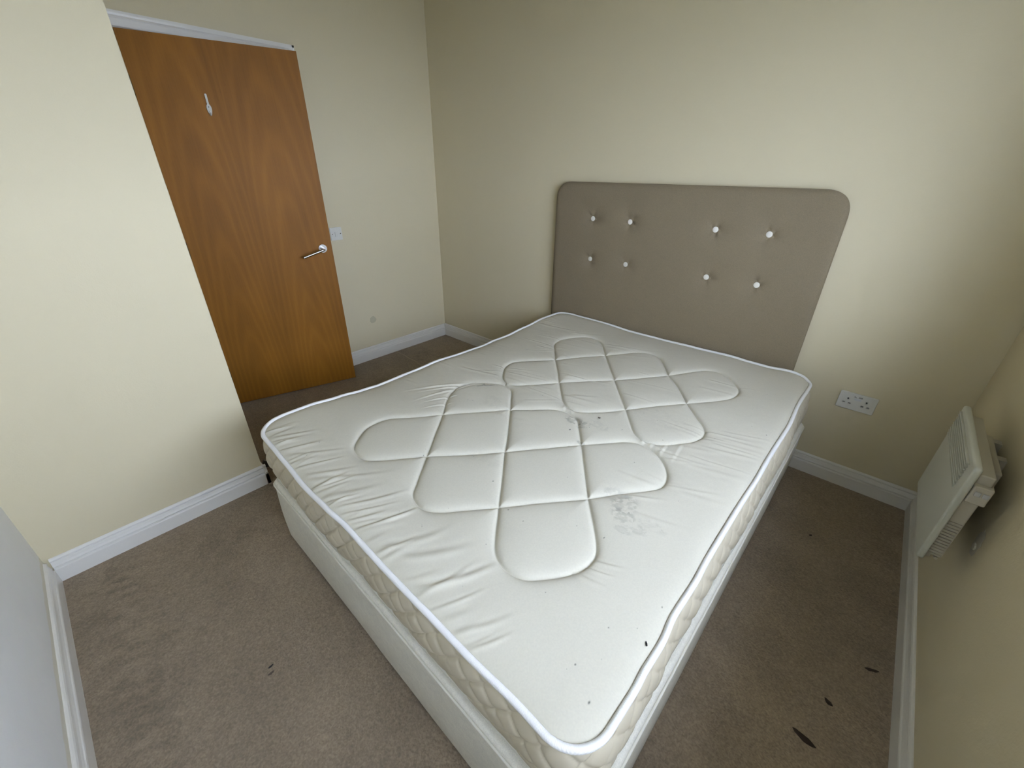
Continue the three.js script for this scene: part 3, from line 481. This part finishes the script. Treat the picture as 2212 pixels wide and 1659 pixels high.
{
  const a = add('filler_patch', patch(0.027, 3, 0.0004), mat(0.50, 0.455, 0.295, 0.85)); a.position.set(XL + 0.0003, 0.330, 0.727); a.rotation.y = Math.PI / 2; tag(a, 'round olive filler patch on the cream wall between the door and the back corner', 'filler patch');
  const b = group('wall_scuff', [XR - 0.0003, 0.492, 0.832], -Math.PI / 2); tag(b, 'grey scuff with a flake of torn paint below the heater on the right wall', 'scuff');
  const sg = patch(0.028, 9, 0.0005, 1.5); add('scuff', sg, mat(0.55, 0.50, 0.38, 0.8), b);
  const fl = patch(0.011, 5, 0.003, 0.8); fl.translate(0.004, -0.012, 0.0008); const f = add('paint_flake', fl, mat(0.66, 0.61, 0.47, 0.75), b); f.userData.label = 'pale torn paint';
}
function fleck(name, x, y, z, len, wid, turn, color, label, category, seed) {
  const r = mulberry(seed), pts = []; for (let k = 0; k <= 8; k++) { const t = k / 8; pts.push([t - 0.5, Math.sin(t * Math.PI) ** 0.7 * (0.5 + 0.2 * (r() - 0.5))]); }
  const s = new THREE.Shape(); pts.forEach(([a, b], k) => k ? s.lineTo(a * len, b * wid) : s.moveTo(a * len, b * wid)); for (let k = 7; k >= 1; k--) s.lineTo(pts[k][0] * len, -pts[k][1] * wid * (0.7 + 0.4 * r()));
  const g = new THREE.ExtrudeGeometry(s, { depth: wid * 0.16, bevelEnabled: true, bevelSize: wid * 0.05, bevelThickness: wid * 0.05, bevelSegments: 1 }); g.rotateX(-Math.PI / 2);
  const p = g.attributes.position; for (let k = 0; k < p.count; k++) p.setY(k, p.getY(k) + 0.25 * wid * (p.getX(k) / len * 2) ** 2);
  g.computeVertexNormals(); const m = add(name, g, color); m.position.set(x, y, z); m.rotation.y = turn; return tag(m, label, category);
}
const crumb = mat(0.045, 0.030, 0.020, 0.95), crumbBrown = mat(0.10, 0.075, 0.055, 0.9), black = mat(0.006, 0.006, 0.007, 0.5);
fleck('carpet_fleck', 3.229, 0.001, 1.385, 0.060, 0.016, -0.2, crumb, 'longest dark leaf-like fleck on the shaded carpet right of the bed', 'debris', 21);
fleck('carpet_fleck_001', 3.268, 0.001, 1.228, 0.024, 0.013, -0.5, crumb, 'short dark fleck on the carpet just beyond the longest fleck', 'debris', 22);
fleck('carpet_fleck_002', 3.360, 0.001, 1.020, 0.040, 0.010, 0.4, crumb, 'thin dark fleck on the carpet beside the right skirting board', 'debris', 23);
fleck('carpet_fleck_003', 3.103, 0.001, 0.494, 0.014, 0.009, 0.9, crumb, 'tiny dark fleck on the carpet near the head of the bed', 'debris', 24);
fleck('carpet_fleck_004', 1.890, 0.001, 2.334, 0.017, 0.006, 1.7, black, 'small black sliver on the carpet left of the bed foot', 'debris', 25);
fleck('carpet_fleck_005', 1.912, 0.001, 2.342, 0.020, 0.007, 1.6, crumbBrown, 'pale brown sliver beside the black sliver on the carpet', 'debris', 26);
{
  const toWorld = (x, z, e = 0.2) => { const c = Math.cos(BED.yaw), s = Math.sin(BED.yaw); return [BED.x + c * x + s * z, topHeight(x, z, e), BED.z - s * x + c * z]; };
  const p = toWorld(1.485, 1.732, 0.02); fleck('mattress_fleck', p[0], p[1] + 0.0012, p[2], 0.011, 0.0045, 2.2, black, 'black sliver on the mattress near its right-hand piping', 'debris', 31);
  const q = toWorld(0.926, 1.027); fleck('mattress_fleck_001', q[0], q[1] + 0.001, q[2], 0.008, 0.006, 0.3, crumbBrown, 'dark crumb on the mattress between the two stitched figures', 'debris', 32);
  const pts = [[0.368, 1.185], [0.380, 1.170], [0.384, 1.150], [0.372, 1.142], [0.380, 1.160], [0.392, 1.150], [0.405, 1.140], [0.418, 1.118]].map(([x, z]) => { const t = toWorld(x, z); return new THREE.Vector3(t[0], t[1] + 0.0012, t[2]); });
  tag(add('loose_thread', new THREE.TubeGeometry(new THREE.CatmullRomCurve3(pts), 80, 0.0007, 6), mat(0.16, 0.15, 0.14, 0.8)), 'curled grey thread lying on the mattress near its left side', 'thread');
}

renderer.render(scene, camera);
